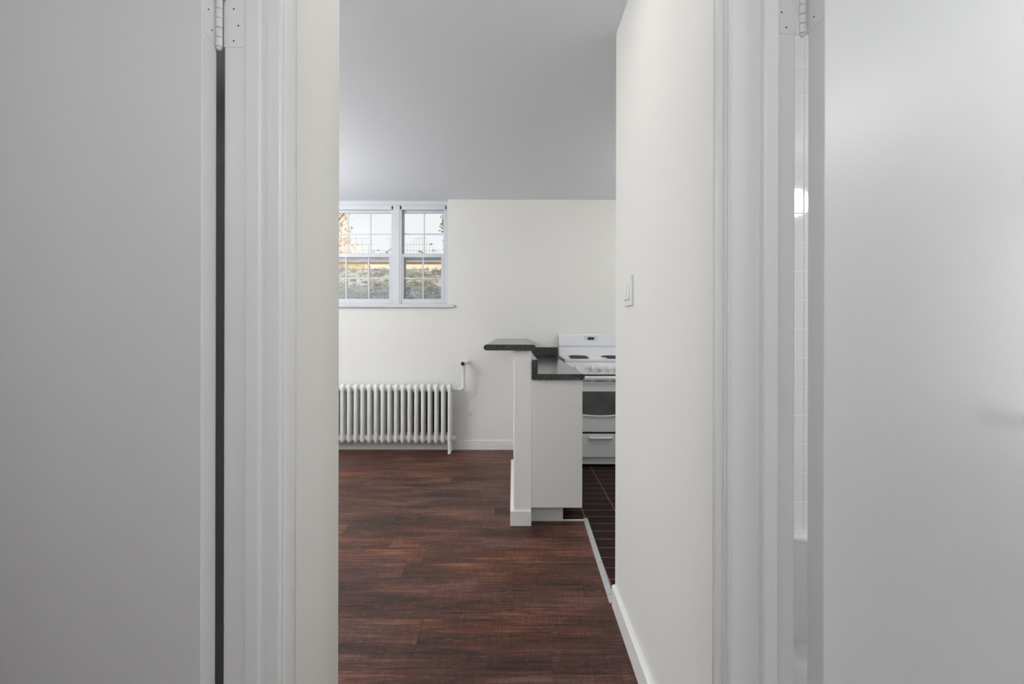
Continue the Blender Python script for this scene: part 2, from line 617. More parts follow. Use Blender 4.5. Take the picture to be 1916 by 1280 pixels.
# back wall with the window recess
WX0, WX1, WZ0 = -2.43, -0.640, 1.425
bm = BM()
box(bm, WX1, 2.50, YB, 5.30, 0, H)
box(bm, -3.62, WX0, YB, 5.30, 0, H)
box(bm, WX0, WX1, YB, 5.30, 0, WZ0 - 0.035)
struct('wall_back', bm, M_wall, 'cream painted far wall with the window recess', 'wall')
bm = BM()
box(bm, -3.72, -3.50, -1.8, 5.30, 0, H)
struct('wall_left', bm, M_wall, 'cream painted outer wall of the living room', 'wall')
bm = BM()
box(bm, 2.40, 2.62, -1.8, 5.30, 0, H)
struct('wall_right', bm, M_wall, 'cream painted outer wall of the kitchen', 'wall')
bm = BM()
box(bm, -3.72, 2.62, -1.95, -1.75, 0, H)
struct('wall_front', bm, M_hall, 'white painted wall closing the hallway behind the camera', 'wall')
# partition between living room and the room left of the hall, with the short hall wall
bm = BM()
box(bm, -3.50, -0.472, 1.285, 1.387, 0, H)
box(bm, -0.566, -0.472, 1.03, 1.285, 0, H)
struct('wall_hall_left', bm, M_wall, 'short cream hallway wall beside the left door frame', 'wall')
bm = BM()
box(bm, -0.566, -0.472, -1.75, 0.26, 0, H)
box(bm, -0.566, -0.472, 0.26, 1.03, 2.06, H)
struct('wall_hall_left_near', bm, M_hall, 'white hallway wall over and before the left doorway', 'wall')


def rx(y):          # face of the right hallway wall: it leans out a little towards the kitchen
    return 0.4300 + (y - 1.09) * 0.0095


bm = BM()
hexa(bm, [(rx(1.03), 1.03, 0), (0.552, 1.03, 0), (0.552, 2.2, 0), (rx(2.2), 2.2, 0),
          (rx(1.03), 1.03, H), (0.552, 1.03, H), (0.552, 2.2, H), (rx(2.2), 2.2, H)])
box(bm, 0.552, 2.40, 2.045, 2.20, 0, H)
struct('wall_hall_right', bm, M_wall, 'cream hallway wall with the light switch, ending at the kitchen', 'wall', bevel=0.003)
bm = BM()
box(bm, 0.435, 0.552, -1.75, 0.26, 0, H)
box(bm, 0.435, 0.552, 0.26, 1.03, 2.06, H)
struct('wall_hall_right_near', bm, M_hall, 'white hallway wall over and before the bathroom doorway', 'wall')


def base_profile(d, h, t=0.004):
    return [(0, 0), (d, 0), (d, h - t), (d - t, h), (0, h)]


# baseboards
bm = BM()
prism(bm, [(YB - p[0], p[1]) for p in base_profile(0.014, 0.092)], -3.50, 0.0064, 'X')
struct('baseboard_back', bm, M_base, 'white baseboard along the far wall under the radiator', 'baseboard')
bm = BM()
y0, y1 = 1.0965, 2.186
pr = base_profile(0.0165, 0.091, 0.006)
A = [(rx(y0) - p[0], y0, p[1]) for p in pr]
B = [(rx(y1) - p[0], y1, p[1]) for p in pr]
va, vb = [bm.verts.new(p) for p in A], [bm.verts.new(p) for p in B]
for i in range(5):
    bm.faces.new((va[i], va[(i + 1) % 5], vb[(i + 1) % 5], vb[i]))
bm.faces.new(va)
bm.faces.new(vb[::-1])
struct('baseboard_right', bm, M_base, 'white baseboard along the hallway wall below the light switch', 'baseboard')
bm = BM()
prism(bm, [(-0.472 + p[0], p[1]) for p in base_profile(0.014, 0.091)], 1.093, 1.387, 'Y')
struct('baseboard_left', bm, M_base, 'white baseboard at the foot of the short hallway wall', 'baseboard')

# ------------------------------------------------------------------ door frames (trim) in the hallway


def arc(cx, cy, r, a0, a1, n=5):
    return [(cx + r * math.cos(math.radians(a0 + (a1 - a0) * i / n)), cy + r * math.sin(math.radians(a0 + (a1 - a0) * i / n))) for i in range(n + 1)]


# left frame: hinge jamb faces the camera at y = 1.01
t = thing('trim_door_left', 'white painted door frame on the left with stop and casing', 'door frame', (-0.515, 1.02, 0), kind='structure')


def f(bm):
    box(bm, -0.5704, -0.4600, 1.010, 1.040, 0, 2.045)
    box(bm, -0.5704, -0.4600, 0.25, 0.270, 0, 2.045)
    box(bm, -0.5704, -0.4600, 0.25, 1.040, 2.030, 2.060)


part('jamb', M_trim, t, f, bevel=0.002)


def f(bm):
    prof = [(-0.522, 1.0105), (-0.522, 0.9985)] + arc(-0.4985, 1.0035, 0.0055, 270, 360) + [(-0.4930, 1.0105)]
    prism(bm, prof, 0, 2.03)
    box(bm, -0.522, -0.493, 0.27, 1.0, 2.018, 2.0305)


part('door_stop', M_trim, t, f, smooth=True)


def casing_left(bm):
    xw, xf = -0.4725, -0.4585
    prof = [(xw, 1.0095)] + arc(-0.4640, 1.0150, 0.0055, 270, 360, 5) + arc(-0.4640, 1.0220, 0.0055, 0, 80, 4) + \
           [(-0.4625, 1.0283)] + arc(-0.4635, 1.0335, 0.0050, 290, 360, 3) + [(xf, 1.070)] + arc(-0.4645, 1.083, 0.006, 20, 90, 4) + [(-0.466, 1.0915), (xw, 1.0915)]
    prism(bm, prof, 0, 2.12)


part('casing', M_trim, t, casing_left, smooth=True)
rebase(t)

# right frame
t = thing('trim_door_right', 'white painted door frame on the right with grooved casing', 'door frame', (0.49, 1.02, 0), kind='structure')


def f(bm):
    box(bm, 0.4310, 0.5556, 1.010, 1.040, 0, 2.045)
    box(bm, 0.4310, 0.5556, 0.25, 0.270, 0, 2.045)
    box(bm, 0.4310, 0.5556, 0.25, 1.040, 2.030, 2.060)


part('jamb', M_trim, t, f, bevel=0.002)


def f(bm):
    prof = [(0.5165, 1.0105), (0.5165, 0.9985)] + arc(0.4935, 1.0035, 0.0055, 270, 180) + [(0.4850, 1.0105)]
    prism(bm, prof, 0, 2.03)
    box(bm, 0.485, 0.5165, 0.27, 1.0, 2.018, 2.0305)


part('door_stop', M_trim, t, f, smooth=True)


def casing_right(bm):
    xw = 0.4312
    prof = [(xw, 1.0095), (0.4290, 1.0095), (0.4268, 1.0120), (0.4268, 1.0220), (0.4285, 1.0240), (0.4285, 1.0262), (0.4262, 1.0285),
            (0.4262, 1.0400), (0.4280, 1.0420), (0.4280, 1.0445), (0.4250, 1.0480)] + \
           [(0.4230 - 0.0045 * math.sin(PI * i / 6), 1.0500 + 0.026 * i / 6) for i in range(7)] + [(0.4245, 1.080), (0.4245, 1.0880), (0.4270, 1.0915), (xw, 1.0915)]
    prism(bm, prof, 0, 2.12)


part('casing', M_trim, t, casing_right, smooth=True)
rebase(t)


# ------------------------------------------------------------------ the two open doors


def door(name, label, side, corner, alpha, hinge_z, jamb_x, kx, n_vis):
    """side -1 left, +1 right. corner: far corner of the hinge edge. alpha: degrees opened past square."""
    a = math.radians(alpha)
    d = Vector((side * math.cos(a), math.sin(a), 0))        # along the slab, away from the hinge
    n = Vector((side * math.sin(a), -math.cos(a), 0))       # face normal, towards the hallway
    root = thing(name, label, 'door', (corner[0], corner[1], 0.01), kind='structure')
    c0 = Vector((corner[0], corner[1], 0.01))

    def P(u, v, z):        # u along the slab, v through its thickness
        return c0 + d * u + n * v + Vector((0, 0, z))

    def f(bm):
        hexa(bm, [P(0, 0, 0), P(0.77, 0, 0), P(0.77, 0.0355, 0), P(0, 0.0355, 0), P(0, 0, 2.01), P(0.77, 0, 2.01), P(0.77, 0.0355, 2.01), P(0, 0.0355, 2.01)])
    part('slab', M_door, root, f, bevel=0.0018)
    # the knob near the swinging edge
    def f(bm):
        lathe(bm, [(0, 0.03), (0.006, 0.03), (0.010, 0.012), (0.030, 0.011), (0.036, 0.022), (0.052, 0.027), (0.064, 0.020), (0.068, 0.004)], P(0.710, 0.0355, 0.95), n)
    part('door_knob', M_alu, root, f, smooth=True)

    for hz in (hinge_z, 0.16):
        z0, z1 = hz, hz + 0.0885
        ky = 1.0065
        axis_p = Vector((kx, ky, 0))
        hb = BM()
        # leaf let into the jamb, a hair proud of it
        box(hb, jamb_x - side * 0.0395, jamb_x + side * 0.001, 1.0093, 1.0112, z0, z1)
        hinge = obj('hinge', hb, M_trim, root, bevel=0.0004)

        def f(bm):      # leaf on the door edge
            e = -0.0008
            q = [P(e, -0.003, z0 - 0.01), P(0.001, -0.003, z0 - 0.01), P(0.001, 0.031, z0 - 0.01 + 0.012), P(e, 0.031, z0 - 0.01 + 0.012),
                 P(e, -0.003, z1 - 0.01), P(0.001, -0.003, z1 - 0.01), P(0.001, 0.031, z1 - 0.01 - 0.012), P(e, 0.031, z1 - 0.01 - 0.012)]
            hexa(bm, q)
        part('door_leaf', M_trim, hinge, f, bevel=0.0003)
        for k in range(5):
            a0 = z0 - 0.002 + k * 0.0186
            kb = BM()
            lathe(kb, [(0, 0.0058), (0.0006, 0.0066), (0.0172, 0.0066), (0.0178, 0.0058)], (kx, ky, a0), (0, 0, 1), 20)
            obj('knuckle', kb, M_trim, hinge, smooth=True)
        def f(bm):
            lathe(bm, [(0, 0.003), (0.094, 0.003)], (kx, ky, z0 - 0.003), (0, 0, 1), 12)
        part('pin', M_seal, hinge, f)
        def f(bm):      # rounded tip under the lowest knuckle
            lathe(bm, [(-0.0065, 0.001), (-0.0055, 0.0034), (-0.003, 0.0052), (0, 0.0058)], (kx, ky, z0 - 0.0026), (0, 0, 1), 18)
        part('pin_tip', M_trim, hinge, f, smooth=True)
        for (dx, dz) in ((0.0185, 0.075), (0.0275, 0.042), (0.0185, 0.012)):
            def f(bm):
                cyl(bm, (jamb_x - side * dx, 1.0090, z0 + dz), (jamb_x - side * dx, 1.0100, z0 + dz), 0.0017, seg=10)
            part('screw', M_dark, hinge, f)
        for (v, dz) in ((0.021, 0.062), (0.013, 0.026)):
            def f(bm):
                cyl(bm, P(-0.0012, v, z0 + dz - 0.01), P(0.0004, v, z0 + dz - 0.01), 0.0015, seg=10)
            part('screw', M_dark, hinge, f)
    rebase(root)
    return root


door('door_1', 'plain white flush door standing open on the left side', -1, (-0.5855, 1.010), 14, 1.7350, -0.5704, -0.5790, 5)
door('door_2', 'plain white flush bathroom door standing open on the right side', 1, (0.5810, 1.010), 20, 1.7640, 0.5556, 0.5680, 4)

# ------------------------------------------------------------------ windows
YF = 5.10


def sash(bm, x0, x1, z0, z1, gx0, gx1, gz0, gz1, y0, y1, vm, hm, mw=0.011):
    box(bm, x0, gx0, y0, y1, z0, z1)
    box(bm, gx1, x1, y0, y1, z0, z1)
    box(bm, gx0, gx1, y0, y1, z0, gz0)
    box(bm, gx0, gx1, y0, y1, gz1, z1)


def muntins(bm, gx0, gx1, gz0, gz1, yc, vm, hm, mw=0.011):
    for x in vm:
        box(bm, x - mw / 2, x + mw / 2, yc - 0.009, yc + 0.003, gz0, gz1)
    for z in hm:
        box(bm, gx0, gx1, yc - 0.0085, yc + 0.0025, z - mw / 2, z + mw / 2)


def window(name, label, fx0, fx1, up, lo):
    """fx0..fx1 outer frame; up / lo: (glass x0, x1, muntin xs) of the upper and the lower sash"""
    root = thing(name, label, 'window', ((fx0 + fx1) / 2, YF, WZ0), kind='structure')
    T = 0.018

    def f(bm):
        box(bm, fx0, fx0 + T, 5.090, 5.230, WZ0, 2.405)
        box(bm, fx1 - T, fx1, 5.090, 5.230, WZ0, 2.405)
        box(bm, fx0, fx1, 5.090, 5.230, 2.366, 2.412)
        box(bm, fx0, fx1, 5.090, 5.230, WZ0 - 0.01, WZ0 + 0.012)
    part('frame', M_frame, root, f, bevel=0.003)
    gx0, gx1, vm = up
    s = part('upper_sash', M_frame, root, lambda bm: sash(bm, fx0 + T + 0.004, fx1 - T - 0.004, 1.897, 2.366, gx0, gx1, 1.937, 2.3416, 5.130, 5.160, vm, None), bevel=0.003)
    part('muntin', M_frame, s, lambda bm: muntins(bm, gx0, gx1, 1.937, 2.3416, 5.150, vm, [2.1333]))
    part('pane', M_glass, s, lambda bm: box(bm, gx0 - 0.004, gx1 + 0.004, 5.152, 5.155, 1.933, 2.3456))
    gx0, gx1, vm = lo
    s = part('lower_sash', M_frame, root, lambda bm: sash(bm, fx0 + T + 0.001, fx1 - T - 0.001, 1.437, 1.931, gx0, gx1, 1.479, 1.893, 5.096, 5.126, vm, None), bevel=0.003)
    part('muntin', M_frame, s, lambda bm: muntins(bm, gx0, gx1, 1.479, 1.893, 5.116, vm, [1.6846]))
    part('pane', M_glass, s, lambda bm: box(bm, gx0 - 0.004, gx1 + 0.004, 5.118, 5.121, 1.475, 1.897))

    def f(bm):
        box(bm, fx0 + T, fx1 - T, 5.196, 5.208, 1.872, 1.905)
        box(bm, fx0 + T, fx1 - T, 5.196, 5.208, 1.437, 1.470)
        box(bm, fx0 + T, fx0 + T + 0.02, 5.196, 5.208, 1.470, 1.872)
        box(bm, fx1 - T - 0.02, fx1 - T, 5.196, 5.208, 1.470, 1.872)
    s = part('insect_screen', M_frame, root, f)
    part('screen_mesh', M_screen, s, lambda bm: box(bm, fx0 + T + 0.015, fx1 - T - 0.015, 5.2015, 5.2025, 1.465, 1.877))
    rebase(root)
    return root


window('window_1', 'wide double hung window with white grids, autumn tree outside', -1.945, -1.195,
       (-1.885, -1.2137, [-1.6616, -1.4339]), (-1.885, -1.2350, [-1.6658, -1.4416]))
window('window_2', 'narrow double hung window with white grids nearest the wall corner', -1.1270, -0.662,
       (-1.0929, -0.7014, [-0.8942]), (-1.0908, -0.7171, [-0.8997]))
window('window_3', 'narrow double hung window beyond the wide one', -2.408, -2.013,
       (-2.37, -2.05, [-2.21]), (-2.37, -2.05, [-2.21]))

bm = BM()
box(bm, -1.1955, -1.1265, 5.086, 5.240, WZ0, 2.41)
struct('trim_1', bm, M_frame, 'white mullion post between the wide and the narrow window', 'window trim', bevel=0.004)
bm = BM()
box(bm, -2.0135, -1.9445, 5.086, 5.240, WZ0, 2.41)
struct('trim_2', bm, M_frame, 'white mullion post beyond the wide window', 'window trim', bevel=0.004)
bm = BM()
box(bm, -2.43, -0.640, 5.078, 5.240, 2.411, H)
box(bm, -0.6625, -0.640, 5.083, 5.240, WZ0, 2.411)
box(bm, -2.43, -2.4075, 5.083, 5.240, WZ0, 2.411)
box(bm, -2.43, -0.640, 5.090, 5.105, 2.407, 2.414)
struct('trim_3', bm, M_frame, 'white casing around the window group under the ceiling', 'window trim', bevel=0.003)
bm = BM()
box(bm, -2.50, -0.575, 4.990, 5.022, 1.389, 1.421)
box(bm, -2.43, -0.640, 5.020, 5.240, 1.389, 1.421)
struct('trim_4', bm, M_frame, 'white window sill projecting below the windows', 'window sill', bevel=0.006)

# ------------------------------------------------------------------ radiator
RX, PITCH = -0.600, 0.0635
YA, YM, YZ = 4.846, 4.896, 4.946
root = thing('radiator', 'white cast iron column radiator standing under the window', 'radiator', (RX - 9 * PITCH, YM, 0))


def section_mesh(bm):
    zt, zb, r = 0.640, 0.104, 0.0170
    loop = []
    cr = 0.030
    for (cy, cz, a0) in ((YA + cr, zt - cr, 180), (YZ - cr, zt - cr, 90), (YZ - cr, zb + cr, 0), (YA + cr, zb + cr, -90)):
        for i in range(6):
            a = math.radians(a0 - 90 * i / 5)
            loop.append((RX, cy + cr * math.cos(a), cz + cr * math.sin(a)))
    tube(bm, loop, r, seg=14, closed=True)
    tube(bm, [(RX, YM, zb), (RX, YM, zt)], 0.0165, seg=14)
    prism(bm, [(YA, 0.60), (YA + 0.02, 0.578), (YM, 0.590), (YZ - 0.02, 0.578), (YZ, 0.60), (YZ, 0.635), (YA, 0.635)], RX - 0.013, RX + 0.013, 'X')
    prism(bm, [(YA, 0.145), (YA + 0.02, 0.168), (YM, 0.156), (YZ - 0.02, 0.168), (YZ, 0.145), (YZ, 0.110), (YA, 0.110)], RX - 0.013, RX + 0.013, 'X')
    for z in (0.612, 0.138):        # hubs that join neighbouring sections
        lathe(bm, [(-PITCH / 2 + 0.0005, 0.030), (-0.012, 0.036), (0.012, 0.036), (PITCH / 2 - 0.0005, 0.030)], (RX, YM, z), (1, 0, 0), 20)


first = part('section', M_rad, root, section_mesh, smooth=True)
for k in range(1, 19):
    o = first.copy()
    C.objects.link(o)
    o.parent = root
    o.location = (-k * PITCH, 0, 0)
for xk in (0, 18):
    for yy in (YA, YZ):
        part('leg', M_rad, root, lambda bm: lathe(bm, [(0, 0.015), (0.010, 0.0165), (0.02, 0.0135), (0.07, 0.0155), (0.11, 0.0170), (0.13, 0.012)], (RX - xk * PITCH, yy, 0), (0, 0, 1), 18), smooth=True)
for z, ln in ((0.138, 0.030),):
    part('end_plug', M_rad, root, lambda bm: (lathe(bm, [(0.0, 0.026), (0.008, 0.026), (0.010, 0.020), (0.016, 0.019)], (RX + PITCH / 2 - 0.001, YM, z), (1, 0, 0), 20), cyl(bm, (RX + PITCH / 2 + 0.01, YM, z), (RX + PITCH / 2 + 0.026, YM, z), 0.013, seg=6)), smooth=True)
VX, VY = -0.4725, 4.896


def f(bm):
    x0 = RX + PITCH / 2 - 0.001
    lathe(bm, [(0, 0.029), (0.007, 0.029), (0.008, 0.022), (0.014, 0.022), (0.0145, 0.027), (0.026, 0.027), (0.028, 0.016), (0.032, 0.0125)], (x0, YM, 0.6125), (1, 0, 0), 20)
    pts = [(x0 + 0.025, YM, 0.606), (VX - 0.030, YM, 0.606)] + [(VX - 0.03 + 0.03 * math.sin(a), YM, 0.606 + 0.03 - 0.03 * math.cos(a)) for a in [PI / 2 * i / 6 for i in range(1, 7)]] + [(VX, YM, 0.80)]
    tube(bm, pts, 0.0148, seg=16)


pp = part('pipe', M_rad, root, f, smooth=True)
part('elbow', M_rad, root, lambda bm: tube(bm, [(VX - 0.050, YM, 0.606), (VX - 0.030, YM, 0.606)] + [(VX - 0.03 + 0.03 * math.sin(a), YM, 0.636 - 0.03 * math.cos(a)) for a in [PI / 2 * i / 6 for i in range(1, 7)]] + [(VX, YM, 0.660)], 0.0188, seg=16), smooth=True)


def f(bm):
    lathe(bm, [(0, 0.016), (0.004, 0.0215), (0.020, 0.0215), (0.022, 0.018), (0.030, 0.018), (0.034, 0.022), (0.05, 0.025), (0.075, 0.029), (0.095, 0.027), (0.104, 0.015)], (VX, YM, 0.768), (0, 0, 1), 20)
    cyl(bm, (VX, YM, 0.848), (VX, 4.86, 0.850), 0.017, 0.013, seg=16)
    # supply pipe back to the wall
    cyl(bm, (VX + 0.012, YM, 0.850), (VX + 0.030, YB - 0.002, 0.855), 0.013, seg=16)


v = part('valve', M_rad, root, f, smooth=True)
kn = part('valve_knob', M_black, v, lambda bm: lathe(bm, [(0, 0.012), (0.006, 0.018), (0.020, 0.0185), (0.026, 0.014), (0.027, 0.002)], (VX - 0.004, 4.868, 0.851), (-0.05, -1, 0), 20), smooth=True)
part('gap_shade_panel', plain('painted_gap_shade', (0.05, 0.05, 0.05), 0.9), root, lambda bm: box(bm, RX - 18 * PITCH, RX - 0.035, YB - 0.012, YB - 0.0005, 0.17, 0.585))['label'] = 'added dark sheet standing in for the shade behind the columns'  # dark sheet added to paint the shade in the gaps between columns
kn['label'] = 'round black valve knob'
part('wall_flange', M_rad, v, lambda bm: lathe(bm, [(0, 0.030), (0.004, 0.030), (0.010, 0.016)], (VX + 0.030, YB - 0.001, 0.855), (0, -1, 0), 20), smooth=True)
rebase(root)

# ------------------------------------------------------------------ cable outlet on the back wall
root = thing('cable_outlet', 'small white cable outlet plate low on the far wall beside the radiator', 'wall outlet', (-0.415, YB, 0.346))
part('wall_plate', M_white2, root, lambda bm: box(bm, -0.4505, -0.3795, YB - 0.006, YB - 0.0005, 0.2885, 0.4035), bevel=0.003)
part('insert', plain('cool_white_plastic', (0.72, 0.73, 0.80), 0.4), root, lambda bm: box(bm, -0.432, -0.398, YB - 0.0075, YB - 0.004, 0.311, 0.381), bevel=0.001)
part('cable_jack', M_dark, root, lambda bm: cyl(bm, (-0.415, YB - 0.012, 0.344), (-0.415, YB - 0.006, 0.344), 0.0052, seg=12))
rebase(root)

# ------------------------------------------------------------------ light switch on the right hallway wall
root = thing('light_switch', 'white double rocker light switch on the hallway wall', 'light switch', (rx(1.92), 1.92, 1.324))
ang = math.atan(0.0095)


def sw(bm, y0, y1, z0, z1, d0, d1):
    hexa(bm, [(rx(y0) - d1, y0, z0), (rx(y0) - d0, y0, z0), (rx(y1) - d0, y1, z0), (rx(y1) - d1, y1, z0),
              (rx(y0) - d1, y0, z1), (rx(y0) - d0, y0, z1), (rx(y1) - d0, y1, z1), (rx(y1) - d1, y1, z1)])


part('wall_plate', M_white2, root, lambda bm: sw(bm, 1.862, 1.978, 1.2675, 1.3805, 0.0, 0.0085), bevel=0.0025)
for yc in (1.898, 1.944):
    def f(bm):
        a0, a1 = yc - 0.0155, yc + 0.0155
        X = rx(yc)
        prof = [(X - 0.008, 1.290), (X - 0.0165, 1.290), (X - 0.0092, 1.364), (X - 0.008, 1.364)]
        prism(bm, prof, a0, a1, 'Y')
    part('rocker', M_white2, root, f, bevel=0.0008)
rebase(root)

# ------------------------------------------------------------------ half wall, bar top, cabinet and counter
PX0, PX1 = 0.0064, 0.1125
bm = BM()
box(bm, PX0, PX1, 3.075, YB, 0, 1.052)
struct('wall_half', bm, M_post, 'white half wall carrying the raised bar top', 'wall', bevel=0.003)
bm = BM()
box(bm, -0.0145, PX0, 3.0755, 4.28, 0, 0.091)
box(bm, -0.0145, 0.1125, 3.063, 3.0755, 0, 0.091)
struct('baseboard_half_wall', bm, M_base, 'white baseboard wrapped around the foot of the half wall', 'baseboard', bevel=0.003)

bm = BM()
z0, z1 = 1.0525, 1.0880
rr = (z1 - z0) / 2
prof = arc(-0.1755 + rr, (z0 + z1) / 2, rr, 90, 270, 8) + arc(0.137 - rr, (z0 + z1) / 2, rr, -90, 90, 8)
prism(bm, prof, 3.052, YB - 0.001, 'Y')
tag(obj('bar_top', bm, M_counter, None, smooth=True), 'raised charcoal speckled bar top with rounded edges on the half wall', 'bar counter')

root = thing('base_cabinet', 'narrow white base cabinet with plain end panel beside the half wall', 'cabinet', (0.265, 4.04, 0))
part('body', M_cab, root, lambda bm: box(bm, 0.1135, 0.4165, 3.068, YB - 0.003, 0.110, 0.8775), bevel=0.002)
part('toe_kick', M_cab, root, lambda bm: box(bm, 0.1135, 0.3090, 3.149, YB - 0.016, 0.0, 0.110))
rebase(root)

root = thing('kitchen_counter', 'low charcoal speckled countertop between half wall and stove', 'countertop', (0.27, 4.04, 0.878))


def f(bm):
    z0, z1 = 0.878, 0.9135
    rr = (z1 - z0) / 2
    prof = [(0.1130, z1), (0.1130, z0)] + arc(0.4285 - rr, (z0 + z1) / 2, rr, -90, 90, 8)
    prism(bm, prof, 3.050, YB - 0.001, 'Y')


part('worktop', M_counter, root, f, smooth=True)


def f(bm):
    box(bm, 0.1130, 0.1480, 3.050, YB - 0.020, 0.9135, 0.9980)
    box(bm, 0.1130, 0.4360, YB - 0.020, YB - 0.001, 0.9135, 1.0040)


part('backsplash', M_counter, root, f, bevel=0.004)
rebase(root)

# ------------------------------------------------------------------ stove
SX0, SX1 = 0.447, 1.057
SC = (SX0 + SX1) / 2
root = thing('stove', 'white electric range with coil burners, knobs in front and oven below', 'stove', (SC, 4.68, 0))
part('body', M_white, root, lambda bm: box(bm, SX0 + 0.004, SX1 - 0.004, 4.420, 5.000, 0.028, 0.898), bevel=0.003)
part('kick_plate', M_white, root, lambda bm: box(bm, SX0 + 0.012, SX1 - 0.012, 4.400, 4.43, 0.022, 0.082))
for fx_ in (SX0 + 0.03, SX1 - 0.07):
    for fy_ in (4.46, 4.92):
        part('foot', M_black, root, lambda bm: lathe(bm, [(0, 0.02), (0.006, 0.02), (0.008, 0.010), (0.029, 0.010)], (fx_ + 0.02, fy_ + 0.02, 0), (0, 0, 1), 14))


def f(bm):
    box(bm, SX0, SX1, 4.410, 4.960, 0.898, 0.925)


ck = part('cooktop', M_white, root, f, bevel=0.004)
for (bx, by, br) in ((0.585, 4.530, 0.092), (0.905, 4.530, 0.092), (0.600, 4.765, 0.092), (0.905, 4.765, 0.092)):
    part('drip_pan', M_coil, ck, lambda bm: lathe(bm, [(0, br * 0.5), (0.001, br), (0.0022, br), (0.0024, br * 0.97)], (bx, by, 0.9245), (0, 0, 1), 32), smooth=True)

    def f(bm):
        pts = []
        for i in range(96):
            a = 2 * PI * i / 24
            r = 0.016 + (br - 0.026) * i / 95
            pts.append((bx + r * math.cos(a), by + r * math.sin(a), 0.9310))
        tube(bm, pts, 0.0042, seg=8)
    part('burner', M_coil, ck, f, smooth=True)


def f(bm):
    prism(bm, [(4.962, 0.920), (4.945, 0.925), (4.950, 1.010), (4.940, 1.022), (4.948, 1.125), (4.956, 1.136), (5.000, 1.136), (5.000, 0.90), (4.962, 0.90)], SX0 - 0.003, SX1 + 0.003, 'X')


bg = part('backguard', M_white, root, f, bevel=0.003)
part('clock_display', M_disp, bg, lambda bm: box(bm, 0.720, 0.781, 4.9385, 4.9450, 1.080, 1.103))


def f(bm):
    def seg7(x, z, on):
        w_, h_ = 0.006, 0.007
        S = {'a': (x, x + w_, z + 2 * h_, z + 2 * h_ + 0.0012), 'g': (x, x + w_, z + h_, z + h_ + 0.0012), 'd': (x, x + w_, z, z + 0.0012),
             'f': (x, x + 0.0012, z + h_, z + 2 * h_), 'b': (x + w_ - 0.0012, x + w_, z + h_, z + 2 * h_), 'e': (x, x + 0.0012, z, z + h_), 'c': (x + w_ - 0.0012, x + w_, z, z + h_)}
        for k in on:
            a, b_, c, d = S[k]
            box(bm, a, b_, 4.9378, 4.9388, c, d)
    for i, s in enumerate(('abged', 'abcdef', 'abcdef')):
        seg7(0.740 + i * 0.011, 1.084, s)


part('digits', M_seg, bg, f)
part('button_panel', M_lgrey, bg, lambda bm: [box(bm, a, b_, 4.9388, 4.9440, c, d) for (a, b_, c, d) in ((0.690, 0.708, 1.098, 1.1015), (0.692, 0.706, 1.079, 1.0825), (0.795, 0.806, 1.098, 1.1015), (0.795, 0.806, 1.088, 1.091), (0.795, 0.806, 1.079, 1.082), (0.680, 0.822, 1.1105, 1.1117))])
part('emblem', M_grey, bg, lambda bm: (lathe(bm, [(0, 0.0105), (0.0015, 0.0105)], (0.537, 4.9445, 1.042), (0, -1, 0), 24)), smooth=True)
part('emblem_script', M_lgrey, bg, lambda bm: (tube(bm, [(0.537 + 0.0085 * math.cos(2 * PI * i / 24), 4.9425, 1.042 + 0.0085 * math.sin(2 * PI * i / 24)) for i in range(24)], 0.0007, 6, closed=True),
                                              tube(bm, [(0.533, 4.9425, 1.038), (0.5365, 4.9425, 1.046), (0.535, 4.9425, 1.040), (0.539, 4.9425, 1.045), (0.5375, 4.9425, 1.0385), (0.5415, 4.9425, 1.041)], 0.0007, 6)))


def f(bm):
    prism(bm, [(4.415, 0.896), (4.402, 0.896), (4.376, 0.802), (4.380, 0.792), (4.425, 0.790), (4.425, 0.896)], SX0 + 0.002, SX1 - 0.002, 'X')


cp = part('control_panel', M_white, root, f, bevel=0.003)
nrm = Vector((0, -0.0940, 0.0260)).normalized()
tng = Vector((0, 0.0260, 0.0940)).normalized()
for kxp in (0.539, 0.672, 0.7445, 0.817, 0.8895):
    o0 = Vector((kxp, 4.3880, 0.847))

    def f(bm):
        lathe(bm, [(-0.002, 0.026), (0.003, 0.026), (0.005, 0.022), (0.016, 0.0205), (0.018, 0.018)], o0, nrm, 24)
        u = Vector((1, 0, 0))
        q = []
        for s in (0.012, 0.030):
            for (a, b_) in ((-0.0045, -0.021), (0.0045, -0.021), (0.0045, 0.021), (-0.0045, 0.021)):
                q.append(o0 + u * a * (1.0 if s < 0.02 else 0.7) + tng * b_ + nrm * s)
        hexa(bm, q)
    part('knob', M_white2, cp, f, smooth=True)
    for (dx, dz) in ((0.0, 0.031), (-0.024, -0.022), (0.024, -0.022)):
        pass
for x in (0.539, 0.672, 0.7445, 0.817, 0.8895):
    part('dial_mark', M_grey, cp, lambda bm: box(bm, x - 0.0035, x + 0.0035, 4.3792, 4.3848, 0.8175, 0.8215))
part('indicator_light', M_grey, cp, lambda bm: lathe(bm, [(-0.001, 0.005), (0.003, 0.005)], (0.624, 4.3880, 0.846), nrm, 16))

# oven door with its lipped handle, window and curved lower edge


def f(bm):
    box(bm, SX0 + 0.002, SX1 - 0.002, 4.380, 4.418, 0.302, 0.737)


